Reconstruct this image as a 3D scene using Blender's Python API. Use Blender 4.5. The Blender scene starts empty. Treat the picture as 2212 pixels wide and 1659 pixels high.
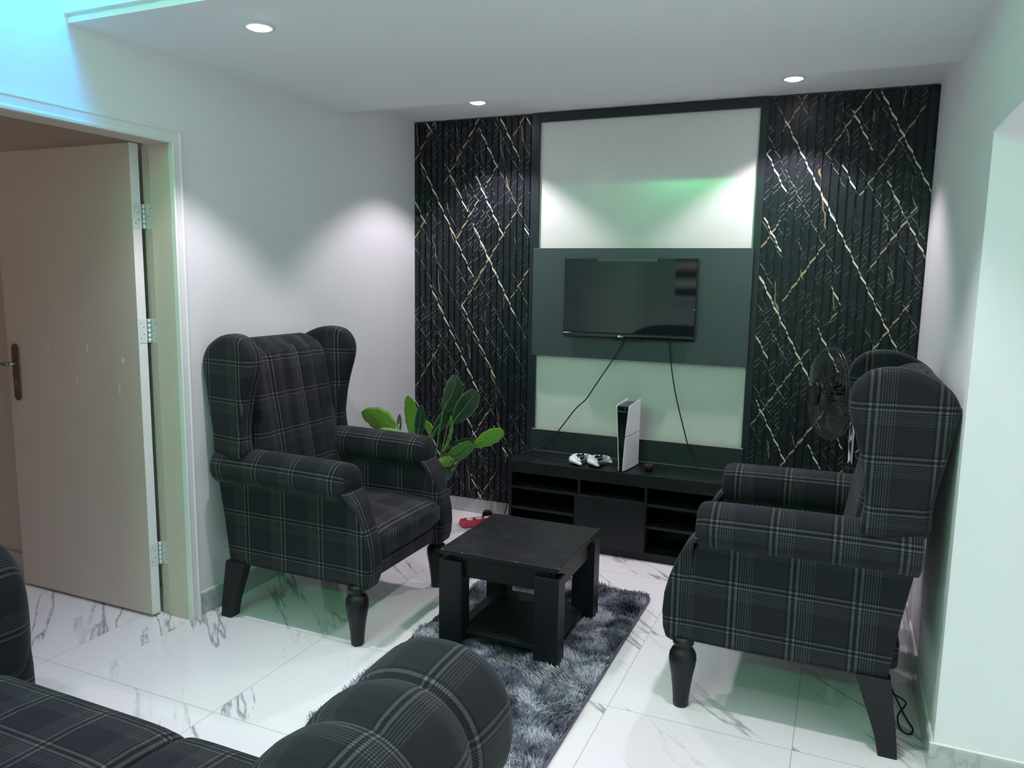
import bpy, bmesh, math, random
from mathutils import Vector, Matrix, noise
random.seed(7)
C = bpy.context.scene
COL = C.collection
PI = math.pi

# ------------------------------------------------------------------ camera
def cam_axes(yaw, pitch, roll):
    f = Vector((-math.sin(yaw)*math.cos(pitch), math.cos(yaw)*math.cos(pitch), math.sin(pitch)))
    r = f.cross(Vector((0, 0, 1))).normalized(); u = r.cross(f)
    return (math.cos(roll)*r+math.sin(roll)*u, -math.sin(roll)*r+math.cos(roll)*u, f)
cr, cu, cf = cam_axes(.4067, -.1382, .0159)
cd = bpy.data.cameras.new('camera'); cam = bpy.data.objects.new('camera', cd); COL.objects.link(cam)
m = Matrix((cr, cu, -cf)).transposed().to_4x4(); m.translation = Vector((0, 0, 1.466))
cam.matrix_world = m
cd.sensor_fit = 'HORIZONTAL'; cd.sensor_width = 36; cd.lens = 1659.16/2212*36; cd.clip_start = .02
C.camera = cam

# ------------------------------------------------------------------ view and world
C.view_settings.view_transform = 'Standard'
try: C.view_settings.look = 'None'
except Exception: pass
C.view_settings.gamma = 1; C.view_settings.use_curve_mapping = False
C.view_settings.exposure = 0.0
C.cycles.max_bounces = 16; C.cycles.diffuse_bounces = 10; C.cycles.glossy_bounces = 6
w = bpy.data.worlds.new('world'); C.world = w; w.use_nodes = True
w.node_tree.nodes['Background'].inputs[0].default_value = (.5, .6, .65, 1)
w.node_tree.nodes['Background'].inputs[1].default_value = .05

# ------------------------------------------------------------------ the place's large lights and added fill lights
def area(name, loc, rot, sx, sy, e, col):
    l = bpy.data.lights.new(name, 'AREA'); l.shape = 'RECTANGLE'; l.size = sx; l.size_y = sy
    l.energy = e; l.color = col
    o = bpy.data.objects.new(name, l); o.location = loc; o.rotation_euler = rot; COL.objects.link(o); return o
L_GREEN, L_BLUE, L_REAR, L_HALL, L_OTHER, L_SPOT = 30, 7.0, 60, 14, 2.3, 54
# green led strip in the cove over the rear wall, cyan led strip beside the lowered ceiling
area('led_strip_green_light', (-1.75, -1.8, 2.78), (math.radians(62), 0, 0), 1.35, .05, L_GREEN, (.08, 1, .32))
area('led_strip_cyan_light', (-2.0, 1.83, 2.62), (math.radians(25), math.radians(48), 0), .5, .03, L_BLUE, (.0, .40, 1))
area('hall_fill_light', (1.66, -.6, .95), (math.radians(98), 0, math.radians(72)), 1.5, 1.5, 16, (.84, .83, 1))  # added fill panel, no window there; lifts ceiling and shadows
def spot(name, loc, e, col):
    l = bpy.data.lights.new(name, 'SPOT'); l.energy = e; l.spot_size = math.radians(96); l.spot_blend = .5; l.shadow_soft_size = .04; l.color = col
    o = bpy.data.objects.new(name, l); o.location = loc; COL.objects.link(o); return o
for p_ in ((-1.2, .15, 2.83), (-.25, .15, 2.83), (-1.3, -1.0, 2.83), (-.2, -1.0, 2.83)): spot('rear_fill_spot', p_, L_REAR, (1, .94, 1))  # unseen rear spots, more of them added so floor bounce brightens the ceiling
spot('front_right_downlight_beam', (-.285, 2.162, 2.27), L_SPOT, (1, .91, .99))
area('hall_ceiling_light', (1.0, 1.1, 2.2), (math.radians(35), 0, 0), .35, .35, L_HALL, (1, .95, .89))
area('other_room_light', (-3.6, .9, 2.3), (math.radians(20), 0, 0), .5, .5, L_OTHER, (1, .72, .58))

# ------------------------------------------------------------------ node helpers
def newmat(name):
    mt = bpy.data.materials.new(name); mt.use_nodes = True
    nt = mt.node_tree; b = nt.nodes['Principled BSDF']
    return mt, nt, b
def N(nt, t, **kw):
    n = nt.nodes.new(t)
    for k, v in kw.items():
        if k.startswith('i_'):
            key = k[2:]
            n.inputs[int(key) if key.isdigit() else key].default_value = v
        else: setattr(n, k, v)
    return n
def mth(nt, op, a, b=None, c=None, clamp=False):
    n = nt.nodes.new('ShaderNodeMath'); n.operation = op; n.use_clamp = clamp
    for i, x in enumerate((a, b, c)):
        if x is None: continue
        if isinstance(x, (int, float)): n.inputs[i].default_value = x
        else: nt.links.new(x, n.inputs[i])
    return n.outputs[0]
def mixc(nt, fac, a, b, op='MIX'):
    n = nt.nodes.new('ShaderNodeMix'); n.data_type = 'RGBA'; n.blend_type = op
    for s, x in ((0, fac), (6, a), (7, b)):
        if isinstance(x, (int, float)): n.inputs[s].default_value = x
        elif isinstance(x, tuple): n.inputs[s].default_value = (*x, 1) if len(x) == 3 else x
        else: nt.links.new(x, n.inputs[s])
    return n.outputs[2]
def ramp(nt, fac, stops, interp='LINEAR'):
    n = nt.nodes.new('ShaderNodeValToRGB'); n.color_ramp.interpolation = interp
    e = n.color_ramp.elements
    while len(e) > 1: e.remove(e[-1])
    e[0].position = stops[0][0]; v = stops[0][1]; e[0].color = (v, v, v, 1) if not isinstance(v, tuple) else (*v, 1)
    for p, v in stops[1:]:
        x = e.new(p); x.color = (v, v, v, 1) if not isinstance(v, tuple) else (*v, 1)
    nt.links.new(fac, n.inputs[0]); return n.outputs[0]
def bump(nt, b, h, s, d=.01):
    n = N(nt, 'ShaderNodeBump', i_0=s, i_1=d); nt.links.new(h, n.inputs['Height']); nt.links.new(n.outputs[0], b.inputs['Normal'])
def objco(nt):
    return nt.nodes.new('ShaderNodeTexCoord').outputs['Object']
def noise_t(nt, vec, scale, detail=4, rough=.5, dist=0):
    n = N(nt, 'ShaderNodeTexNoise'); n.inputs['Scale'].default_value = scale; n.inputs['Detail'].default_value = detail
    n.inputs['Roughness'].default_value = rough; n.inputs['Distortion'].default_value = dist
    if vec is not None: nt.links.new(vec, n.inputs['Vector'])
    return n
def simple(name, col, rough=.5, metal=0, var=.06, scale=12, spec=.5, bmp=0, coat=0):
    mt, nt, b = newmat(name)
    co = objco(nt); n = noise_t(nt, co, scale, 5)
    lo = tuple(max(0, c*(1-var)) for c in col); hi = tuple(min(1, c*(1+var)) for c in col)
    nt.links.new(mixc(nt, n.outputs['Fac'], lo, hi), b.inputs['Base Color'])
    b.inputs['Roughness'].default_value = rough; b.inputs['Metallic'].default_value = metal
    b.inputs['Specular IOR Level'].default_value = spec; b.inputs['Coat Weight'].default_value = coat
    if bmp: bump(nt, b, n.outputs['Fac'], bmp)
    return mt

M = {}
M['wall'] = simple('white_wall_paint', (.82, .81, .84), .55, var=.015, scale=3, bmp=.04)
M['otherwall'] = simple('warm_wall_paint', (.60, .54, .49), .6, var=.02, scale=3)
M['ceil'] = simple('ceiling_paint', (.89, .90, .92), .7, var=.01, scale=3)
M['fascia'] = simple('ceiling_fascia_paint', (.78, .79, .79), .6, var=.01)
M['gloss_white'] = simple('glossy_white_panel', (.78, .77, .74), .16, var=.01, scale=2)
M['trim'] = simple('white_gloss_trim', (.80, .80, .80), .35, var=.02)
M['doorpaint'] = simple('cream_door_paint', (.68, .58, .51), .45, var=.03, scale=5)
M['doorpaintedge'] = simple('white_door_edge_paint', (.82, .82, .82), .4, var=.02, scale=5)
M['metalwhite'] = simple('painted_hinge', (.72, .74, .74), .35, var=.04, scale=40)
M['screw'] = simple('dark_screw', (.12, .12, .12), .4, .5)
M['brass'] = simple('brown_bronze_plate', (.20, .12, .09), .35, .6, var=.15, scale=20)
M['steel'] = simple('dull_steel', (.32, .32, .31), .3, .9)
M['chrome'] = simple('chrome', (.75, .75, .76), .12, 1.0, var=.02)
M['black'] = simple('satin_black_plastic', (.007, .007, .009), .4, spec=.35)
M['glossblack'] = simple('gloss_black_plastic', (.008, .009, .012), .08, var=.02)
M['guard'] = simple('grey_black_wire', (.035, .036, .040), .22, spec=.7)
M['blade'] = simple('smoked_blade', (.035, .042, .042), .25)
M['screenglass'] = simple('dark_screen_glass', (.010, .012, .016), .03, var=.02)
M['rubber'] = simple('black_rubber_cable', (.010, .010, .012), .55)
M['whiteplastic'] = simple('white_plastic', (.82, .82, .86), .25, var=.01)
M['legblack'] = simple('black_painted_leg', (.006, .007, .010), .42, spec=.35, var=.2, scale=30, bmp=.03)
M['red'] = simple('red_plastic', (.42, .035, .05), .4, var=.08)
M['socket'] = simple('white_socket_face', (.80, .79, .76), .4)
M['pot'] = simple('grey_plant_pot', (.25, .25, .26), .6)
M['stem'] = simple('green_stem', (.10, .22, .05), .5)
M['boardgrey'] = simple('grey_laminate', (.052, .066, .076), .42, var=.05, scale=3)
M['boardframe'] = simple('black_frame_board', (.012, .014, .022), .38, var=.15, scale=8)
M['splash'] = simple('dark_grey_laminate', (.024, .031, .037), .35, var=.15, scale=5)
M['edgewood'] = simple('worn_pale_edge', (.30, .24, .18), .6, var=.3, scale=60)
M['rugback'] = simple('rug_backing', (.12, .12, .15), .9)
M['caulk'] = simple('white_caulk', (.85, .83, .80), .7, var=.05, scale=40, bmp=.2)
M['windowglass'] = simple('dark_louvre_glass', (.01, .01, .01), .2)
M['filmstrip'] = simple('clear_plastic_strip', (.05, .06, .06), .25)

def emis(name, col, s):
    mt, nt, b = newmat(name); b.inputs['Base Color'].default_value = (*col, 1)
    b.inputs['Emission Color'].default_value = (*col, 1); b.inputs['Emission Strength'].default_value = s; return mt
M['lamp'] = emis('lit_led_lens', (1, .97, 1), 30)
M['louvrelit'] = emis('dim_louvre_light', (.60, .5, .42), .8)

def blackwood(name, rough=.3, worn=True):
    mt, nt, b = newmat(name); co = objco(nt)
    mp = N(nt, 'ShaderNodeMapping'); mp.inputs['Scale'].default_value = (3, 3, 40); nt.links.new(co, mp.inputs[0])
    g = noise_t(nt, mp.outputs[0], 3, 4)
    c = mixc(nt, g.outputs['Fac'], (.0035, .0042, .0065), (.0085, .0098, .0135))
    if worn:
        n2 = noise_t(nt, co, 7, 8, .65, 1.5)
        sc = ramp(nt, n2.outputs['Fac'], [(.55, 0), (.75, 1)])
        c = mixc(nt, mth(nt, 'MULTIPLY', sc, .45), c, (.032, .032, .036))
        r = mth(nt, 'MULTIPLY_ADD', n2.outputs['Fac'], .35, rough-.1)
        nt.links.new(r, b.inputs['Roughness'])
    else: b.inputs['Roughness'].default_value = rough
    nt.links.new(c, b.inputs['Base Color']); b.inputs['Specular IOR Level'].default_value = .32
    return mt
M['blackwood'] = blackwood('black_ash_laminate', .38)
M['blackwood_clean'] = blackwood('black_ash_laminate_side', .42, False)
M['blackwood_top'] = blackwood('black_worn_top', .34)

# plaid upholstery; UV in metres
def plaid():
    mt, nt, b = newmat('charcoal_plaid_fabric')
    uv = nt.nodes.new('ShaderNodeTexCoord').outputs['UV']
    sep = N(nt, 'ShaderNodeSeparateXYZ'); nt.links.new(uv, sep.inputs[0])
    def prof(t, period, off):
        f = mth(nt, 'FRACT', mth(nt, 'MULTIPLY_ADD', t, 1/period, off))
        base, lt, dk = .30, 1.0, 0.0
        st = [(0, base)]
        p = .06
        for k in range(6):
            st += [(p, .80), (p+.018, .10)]; p += .040
        st += [(p+.01, lt), (p+.052, dk), (p+.112, lt), (p+.154, dk), (p+.20, base)]
        return ramp(nt, f, st, 'CONSTANT')
    U, V = sep.outputs[0], sep.outputs[1]
    fu = prof(U, .187, .13); fv = prof(V, .158, .41)
    # twill threads choose warp or weft
    th = mth(nt, 'FRACT', mth(nt, 'MULTIPLY', mth(nt, 'ADD', U, V), 1/.0052))
    tw = mth(nt, 'GREATER_THAN', th, .5)
    v = mth(nt, 'ADD', mth(nt, 'MULTIPLY', fu, .5), mth(nt, 'MULTIPLY', fv, .5))
    pick = mth(nt, 'ADD', mth(nt, 'MULTIPLY', fu, tw), mth(nt, 'MULTIPLY', fv, mth(nt, 'SUBTRACT', 1, tw)))
    v = mth(nt, 'ADD', mth(nt, 'MULTIPLY', v, .72), mth(nt, 'MULTIPLY', pick, .28))
    # houndstooth fine check in half of each square
    ck = N(nt, 'ShaderNodeTexChecker'); ck.inputs['Scale'].default_value = 260; nt.links.new(uv, ck.inputs[0])
    hf = mth(nt, 'GREATER_THAN', mth(nt, 'FRACT', mth(nt, 'MULTIPLY_ADD', U, 1/.187, .58)), .55)
    v = mth(nt, 'ADD', v, mth(nt, 'MULTIPLY', mth(nt, 'SUBTRACT', ck.outputs[1], .5), mth(nt, 'MULTIPLY_ADD', hf, .09, .02)), clamp=True)
    col = ramp(nt, v, [(0, (.0018, .0018, .003)), (.30, (.0085, .0095, .0145)), (.62, (.035, .037, .042)), (1, (.110, .110, .116))])
    nt.links.new(col, b.inputs['Base Color'])
    b.inputs['Roughness'].default_value = .85; b.inputs['Specular IOR Level'].default_value = .25
    b.inputs['Sheen Weight'].default_value = .10; b.inputs['Sheen Roughness'].default_value = .5
    b.inputs['Sheen Tint'].default_value = (.5, .55, .6, 1)
    n2 = noise_t(nt, uv, 420, 2)
    bump(nt, b, mth(nt, 'ADD', v, n2.outputs['Fac']), .25, .001)
    return mt
M['plaid'] = plaid()

# marble floor, 0.6 m tiles
def marble(name, tiles=True, base=(.86, .845, .855), vein=(.27, .28, .32), k=1.15, rough=.10):
    mt, nt, b = newmat(name); co = objco(nt)
    sep = N(nt, 'ShaderNodeSeparateXYZ'); nt.links.new(co, sep.inputs[0])
    Xa = mth(nt, 'MULTIPLY_ADD', sep.outputs[0], 1/.6, 2.4601/.6+40)
    Xb = mth(nt, 'MULTIPLY_ADD', sep.outputs[0], 1/.6, 2.684/.6+20)
    far = mth(nt, 'LESS_THAN', sep.outputs[0], -2.4601)
    X = mth(nt, 'ADD', mth(nt, 'MULTIPLY', Xb, far), mth(nt, 'MULTIPLY', Xa, mth(nt, 'SUBTRACT', 1, far)))
    Y = mth(nt, 'MULTIPLY_ADD', sep.outputs[1], 1/.6, -1.8196/.6+40)
    cmb = N(nt, 'ShaderNodeCombineXYZ'); nt.links.new(mth(nt, 'FLOOR', X), cmb.inputs[0]); nt.links.new(mth(nt, 'FLOOR', Y), cmb.inputs[1])
    wn = N(nt, 'ShaderNodeTexWhiteNoise'); nt.links.new(cmb.outputs[0], wn.inputs['Vector'])
    sc = N(nt, 'ShaderNodeVectorMath', operation='MULTIPLY'); nt.links.new(wn.outputs['Color'], sc.inputs[0]); sc.inputs[1].default_value = (9, 9, 9)
    rot0 = N(nt, 'ShaderNodeMapping'); rot0.inputs['Rotation'].default_value = (0, 0, math.radians(42)); nt.links.new(co, rot0.inputs[0])
    rot = N(nt, 'ShaderNodeMapping'); rot.inputs['Scale'].default_value = (.30, 2.3, 1)
    nt.links.new(rot0.outputs[0], rot.inputs[0])
    ad = N(nt, 'ShaderNodeVectorMath', operation='ADD'); nt.links.new(rot.outputs[0], ad.inputs[0]); nt.links.new(sc.outputs[0], ad.inputs[1])
    n1 = noise_t(nt, ad.outputs[0], 1.15, 8, .56, .18)
    d = mth(nt, 'ABSOLUTE', mth(nt, 'SUBTRACT', n1.outputs['Fac'], .53))
    v1 = ramp(nt, d, [(0, 1), (.0045, .6), (.011, 0)])
    n2 = noise_t(nt, ad.outputs[0], 1.7, 3)
    msk = ramp(nt, n2.outputs['Fac'], [(.40, 0), (.50, 1)])
    n3 = noise_t(nt, ad.outputs[0], 2.1, 6, .52, .4)
    d3 = mth(nt, 'ABSOLUTE', mth(nt, 'SUBTRACT', n3.outputs['Fac'], .56))
    v3 = ramp(nt, d3, [(0, .45), (.006, 0)])
    n4 = noise_t(nt, ad.outputs[0], 3.0, 2)
    m3 = ramp(nt, n4.outputs['Fac'], [(.52, 0), (.66, 1)])
    v = mth(nt, 'ADD', mth(nt, 'MULTIPLY', v1, msk), mth(nt, 'MULTIPLY', v3, m3), clamp=True)
    cl = noise_t(nt, co, 1.6, 3)
    c = mixc(nt, cl.outputs['Fac'], tuple(x*.96 for x in base), base)
    c = mixc(nt, mth(nt, 'MULTIPLY', v, .8*k), c, vein)
    if tiles:
        def edge(t):
            f = mth(nt, 'FRACT', t)
            return mth(nt, 'MINIMUM', f, mth(nt, 'SUBTRACT', 1, f))
        g = mth(nt, 'LESS_THAN', mth(nt, 'MINIMUM', edge(X), edge(Y)), .0024)
        c = mixc(nt, mth(nt, 'MULTIPLY', g, .75), c, (.33, .31, .29))
        nt.links.new(mth(nt, 'MULTIPLY_ADD', g, .5, rough), b.inputs['Roughness'])
    else: b.inputs['Roughness'].default_value = rough
    nt.links.new(c, b.inputs['Base Color']); b.inputs['Specular IOR Level'].default_value = .5
    return mt
M['floor'] = marble('marble_tile_floor')
M['skirt'] = marble('grey_marble_skirting', False, base=(.50, .52, .52), vein=(.30, .31, .32), k=.8, rough=.18)

# black printed fluted cladding; U = arc length across the flutes, V = height
def fluted():
    mt, nt, b = newmat('black_marble_print')
    uv = nt.nodes.new('ShaderNodeTexCoord').outputs['UV']
    warp = noise_t(nt, uv, 9, 2)
    def line(ang, off, period, wdt, brk, thr, seed, wob=.012, wv=.5):
        mp = N(nt, 'ShaderNodeMapping'); mp.inputs['Rotation'].default_value = (0, 0, math.radians(ang)); nt.links.new(uv, mp.inputs[0])
        s = N(nt, 'ShaderNodeSeparateXYZ'); nt.links.new(mp.outputs[0], s.inputs[0])
        a = mth(nt, 'MULTIPLY_ADD', mth(nt, 'SUBTRACT', warp.outputs['Fac'], .5), wob, s.outputs[0])
        t = mth(nt, 'MULTIPLY_ADD', a, 1/period, off)
        idx = mth(nt, 'FLOOR', t)
        f = mth(nt, 'ABSOLUTE', mth(nt, 'SUBTRACT', mth(nt, 'FRACT', t), .5))
        cb = N(nt, 'ShaderNodeCombineXYZ'); nt.links.new(mth(nt, 'MULTIPLY', idx, 7.31), cb.inputs[0]); nt.links.new(mth(nt, 'MULTIPLY', s.outputs[1], brk), cb.inputs[1]); cb.inputs[2].default_value = seed
        nn = noise_t(nt, cb.outputs[0], 1, 1)
        on = mth(nt, 'GREATER_THAN', nn.outputs['Fac'], thr)
        ww = mth(nt, 'MULTIPLY', mth(nt, 'MULTIPLY_ADD', nn.outputs['Fac'], 2.2, -.35), wdt/period*wv*2)
        return mth(nt, 'MULTIPLY', mth(nt, 'LESS_THAN', f, ww), on)
    A = line(-37, .2, .185, .0038, 2.3, .525, 1.3, .004)
    A2 = line(-38, .7, .130, .0018, 3.0, .49, 5.3, .004)
    B = line(42, .45, .31, .0040, 1.9, .47, 9.1, .006)
    B2 = line(-14, .1, .19, .0024, 4.0, .55, 3.7, .07)
    T = line(47, 0, .021, .0010, 12, .53, 2.2, .003)
    T2 = line(-40, 0, .060, .0009, 12, .58, 7.2, .003)
    big = noise_t(nt, uv, 3, 2)
    bm_ = ramp(nt, big.outputs['Fac'], [(.40, .15), (.60, 1)])
    c = (.010, .013, .017)
    cn = noise_t(nt, uv, 30, 3)
    c = mixc(nt, cn.outputs['Fac'], (.0040, .0060, .0105), (.009, .0115, .0175))
    c = mixc(nt, mth(nt, 'MULTIPLY', mth(nt, 'MAXIMUM', T, T2), mth(nt, 'MULTIPLY', bm_, .75)), c, (.36, .38, .38))
    c = mixc(nt, mth(nt, 'MULTIPLY', A2, .55), c, (.42, .42, .38))
    c = mixc(nt, mth(nt, 'MULTIPLY', B2, .75), c, (.34, .24, .13))
    c = mixc(nt, mth(nt, 'MULTIPLY', B, .85), c, (.48, .36, .20))
    c = mixc(nt, A, c, (.68, .65, .56))
    nt.links.new(c, b.inputs['Base Color']); b.inputs['Roughness'].default_value = .42; b.inputs['Specular IOR Level'].default_value = .35
    return mt
M['fluted'] = fluted()

def leafmat(name, c1, c2, rough=.3):
    mt, nt, b = newmat(name)
    uv = nt.nodes.new('ShaderNodeTexCoord').outputs['UV']
    s = N(nt, 'ShaderNodeSeparateXYZ'); nt.links.new(uv, s.inputs[0])
    mid = mth(nt, 'ABSOLUTE', mth(nt, 'SUBTRACT', s.outputs[0], .5))
    t = mth(nt, 'FRACT', mth(nt, 'MULTIPLY', mth(nt, 'SUBTRACT', s.outputs[1], mth(nt, 'MULTIPLY', mid, .35)), 11))
    vein = mth(nt, 'LESS_THAN', t, .10)
    edge = ramp(nt, mid, [(.40, 0), (.5, 1)])
    n = noise_t(nt, uv, 5, 4)
    c = mixc(nt, n.outputs['Fac'], c1, c2)
    c = mixc(nt, mth(nt, 'MULTIPLY', edge, .5), c, (.14, .34, .03))
    c = mixc(nt, mth(nt, 'LESS_THAN', mid, .012), c, (.16, .30, .09))
    nt.links.new(c, b.inputs['Base Color']); b.inputs['Roughness'].default_value = rough
    bump(nt, b, vein, .5, .004)
    return mt
M['leafdark'] = leafmat('dark_leaf', (.012, .040, .022), (.020, .065, .034), .28)
M['leafmid'] = leafmat('mid_leaf', (.045, .14, .025), (.07, .21, .035), .35)
M['leafbright'] = leafmat('bright_leaf', (.10, .26, .022), (.16, .38, .035), .4)

def pilemat():
    mt, nt, b = newmat('grey_rug_pile')
    co = objco(nt)
    uv = nt.nodes.new('ShaderNodeTexCoord').outputs['UV']
    n = noise_t(nt, co, 7.5, 4, .55, .6)
    n2 = noise_t(nt, co, 60, 2)
    f = mth(nt, 'ADD', mth(nt, 'MULTIPLY', n.outputs['Fac'], 1.0), mth(nt, 'MULTIPLY', mth(nt, 'SUBTRACT', n2.outputs['Fac'], .5), .28))
    c = ramp(nt, f, [(.36, (.028, .033, .055)), (.50, (.15, .165, .21)), (.63, (.46, .48, .53))])
    nt.links.new(c, b.inputs['Base Color']); b.inputs['Roughness'].default_value = .75
    b.inputs['Specular IOR Level'].default_value = .2
    return mt
M['pile'] = pilemat()

# ------------------------------------------------------------------ mesh helpers
def add(o, parent=None):
    COL.objects.link(o)
    if parent: o.parent = parent
    return o
def boxuv(me):
    l = me.uv_layers.new(name='UVMap') if not me.uv_layers else me.uv_layers[0]
    for p in me.polygons:
        n = p.normal; a = max(range(3), key=lambda i: abs(n[i]))
        for li in p.loop_indices:
            c = me.vertices[me.loops[li].vertex_index].co
            l.data[li].uv = ((c.y, c.z), (c.x, c.z), (c.x, c.y))[a] if a != 2 else (c.x, c.y)
def mesh(name, verts, faces, mat, parent=None, uvs=None, smooth=False, bevel=0, seg=2, sub=0, loc=None, angle=None, mats=None, fmat=None):
    me = bpy.data.meshes.new(name); me.from_pydata([tuple(v) for v in verts], [], faces); me.update()
    if uvs is not None:
        l = me.uv_layers.new(name='UVMap')
        for p in me.polygons:
            for k, li in enumerate(p.loop_indices): l.data[li].uv = uvs[p.index][k]
    else: boxuv(me)
    me.materials.append(M[mat])
    if mats:
        for x in mats: me.materials.append(M[x])
        for i, f in enumerate(fmat): me.polygons[i].material_index = f
    if smooth:
        me.polygons.foreach_set('use_smooth', [True]*len(me.polygons))
    o = bpy.data.objects.new(name, me); add(o, parent)
    if loc: o.location = loc
    if bevel:
        b = o.modifiers.new('bevel', 'BEVEL'); b.width = bevel; b.segments = seg; b.limit_method = 'ANGLE'; b.harden_normals = False
        if smooth is False:
            me.polygons.foreach_set('use_smooth', [True]*len(me.polygons))
            wn = o.modifiers.new('wn', 'WEIGHTED_NORMAL'); wn.keep_sharp = True
    if sub:
        s = o.modifiers.new('sub', 'SUBSURF'); s.levels = sub; s.render_levels = sub
    return o
class G:
    def __init__(s): s.v = []; s.f = []; s.m = []
    def box(s, x0, x1, y0, y1, z0, z1, mi=0):
        b = len(s.v)
        s.v += [(x0, y0, z0), (x1, y0, z0), (x1, y1, z0), (x0, y1, z0), (x0, y0, z1), (x1, y0, z1), (x1, y1, z1), (x0, y1, z1)]
        s.f += [[b+i for i in q] for q in ((3, 2, 1, 0), (4, 5, 6, 7), (0, 1, 5, 4), (1, 2, 6, 5), (2, 3, 7, 6), (3, 0, 4, 7))]
        s.m += [mi]*6; return s
    def prism(s, pts, y0, y1, ax='y'):     # polygon in x,z extruded along y (or other axis)
        b = len(s.v); n = len(pts)
        def P(a, c, t): return {'y': (a, t, c), 'x': (t, a, c), 'z': (a, c, t)}[ax]
        s.v += [P(a, c, y0) for a, c in pts]+[P(a, c, y1) for a, c in pts]
        s.f += [[b+i for i in range(n)], [b+n+i for i in reversed(range(n))]]+[[b+i, b+n+i, b+n+(i+1) % n, b+(i+1) % n] for i in range(n)]
        s.m += [0]*(n+2); return s
    def join(s, vf):
        v, f = vf[0], vf[1]; b = len(s.v); s.v += list(v); s.f += [[b+i for i in q] for q in f]; s.m += [0]*len(f); return s
    def mk(s, name, mat, parent=None, **k):
        return mesh(name, s.v, s.f, mat, parent, **k)
def fixn(o):
    bm = bmesh.new(); bm.from_mesh(o.data); bmesh.ops.recalc_face_normals(bm, faces=bm.faces); bm.to_mesh(o.data); bm.free(); return o
def loft(secs, closed=True, cap=True, u0=0, v0=0):
    n = len(secs[0]); v = [Vector(p) for s in secs for p in s]; f = []; uv = []
    per = []
    mid = secs[len(secs)//2]
    acc = [0]
    for i in range(n): acc.append(acc[-1]+(Vector(mid[(i+1) % n])-Vector(mid[i])).length)
    path = [0]
    for j in range(1, len(secs)):
        a = sum((Vector(p) for p in secs[j]), Vector())/n; b = sum((Vector(p) for p in secs[j-1]), Vector())/n
        path.append(path[-1]+(a-b).length)
    for j in range(len(secs)-1):
        for i in range(n if closed else n-1):
            k = (i+1) % n
            f.append([j*n+i, j*n+k, (j+1)*n+k, (j+1)*n+i])
            uv.append([(v0+path[j], u0+acc[i]), (v0+path[j], u0+acc[i+1]), (v0+path[j+1], u0+acc[i+1]), (v0+path[j+1], u0+acc[i])])
    if cap and closed:
        f.append(list(reversed(range(n)))); f.append([(len(secs)-1)*n+i for i in range(n)])
        for q in f[-2:]: uv.append([(v[i].x*.7+v[i].y*.7, v[i].z+v[i].x*.1) for i in q])
    return v, f, uv
def ring(c, a, b, ra, rb, n=24, ph=0, p=2.0):
    out = []
    for i in range(n):
        t = 2*PI*i/n+ph; ct, st = math.cos(t), math.sin(t)
        x = math.copysign(abs(ct)**(2/p), ct); y = math.copysign(abs(st)**(2/p), st)
        out.append(Vector(c)+Vector(a)*x*ra+Vector(b)*y*rb)
    return out
def lathe(prof, c=(0, 0, 0), n=28, axis='z'):
    secs = [ring((c[0], c[1], c[2]+z), (1, 0, 0), (0, 1, 0), r, r, n) for r, z in prof]
    return loft(secs)
def tube(pts, r, n=8, rs=None, res=0):
    P = [Vector(p) for p in pts]
    if res: P = catmull(P, res)
    secs = []; up = Vector((0, 0, 1))
    for i, p in enumerate(P):
        t = (P[min(i+1, len(P)-1)]-P[max(i-1, 0)]).normalized()
        a = t.cross(up)
        if a.length < 1e-3: a = t.cross(Vector((1, 0, 0)))
        a.normalize(); b = a.cross(t)
        rr = rs[min(i, len(rs)-1)] if rs else r
        secs.append(ring(p, a, b, rr, rr, n))
    return loft(secs)
def catmull(P, res):
    P = [Vector(p) for p in P]; out = []
    Q = [P[0]*2-P[1]]+P+[P[-1]*2-P[-2]]
    for i in range(1, len(Q)-2):
        for k in range(res):
            t = k/res; a, b, c, d = Q[i-1], Q[i], Q[i+1], Q[i+2]
            out.append(.5*((2*b)+(c-a)*t+(2*a-5*b+4*c-d)*t*t+(3*b-a-3*c+d)*t**3))
    out.append(P[-1]); return out
def catclosed(P, res):
    P = [Vector(p) for p in P]; n = len(P); out = []
    for i in range(n):
        a, b, c, d = P[i-1], P[i], P[(i+1) % n], P[(i+2) % n]
        for k in range(res):
            t = k/res
            out.append(.5*((2*b)+(c-a)*t+(2*a-5*b+4*c-d)*t*t+(3*b-a-3*c+d)*t**3))
    return out
def plate(poly, t0, t1, r, fn, nr=5, rear=True):
    # rounded slab: poly 2D (a,b), thickness t0..t1, edge radius r; fn(a,b,t)->3D
    P = [Vector((p[0], p[1])) for p in poly]; n = len(P)
    ar = sum(P[i].x*P[(i+1) % n].y-P[(i+1) % n].x*P[i].y for i in range(n))
    if ar < 0: P.reverse()
    nor = []
    for i in range(n):
        t = (P[(i+1) % n]-P[i-1]).normalized(); nor.append(Vector((-t.y, t.x)))
    rings = []
    th = [k*PI/2/nr for k in range(nr+1)]
    seq = [(r*(1-math.sin(a)), t0+r*(1-math.cos(a))) for a in th]+[(r*(1-math.sin(a)), t1-r*(1-math.cos(a))) for a in reversed(th)]
    seq = [(r*1.15, t0)]+seq+[(r*1.15, t1)]
    for ins, t in seq: rings.append([fn(P[i].x+nor[i].x*ins, P[i].y+nor[i].y*ins, t) for i in range(n)])
    v, f, uv = loft(rings)
    return v, f
def thing(name, label, cat, loc=(0, 0, 0), rz=0, group=None):
    o = bpy.data.objects.new(name, None); o.empty_display_size = .1; COL.objects.link(o)
    o.location = loc; o.rotation_euler = (0, 0, rz); o['label'] = label; o['category'] = cat
    if group: o['group'] = group
    return o
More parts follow.
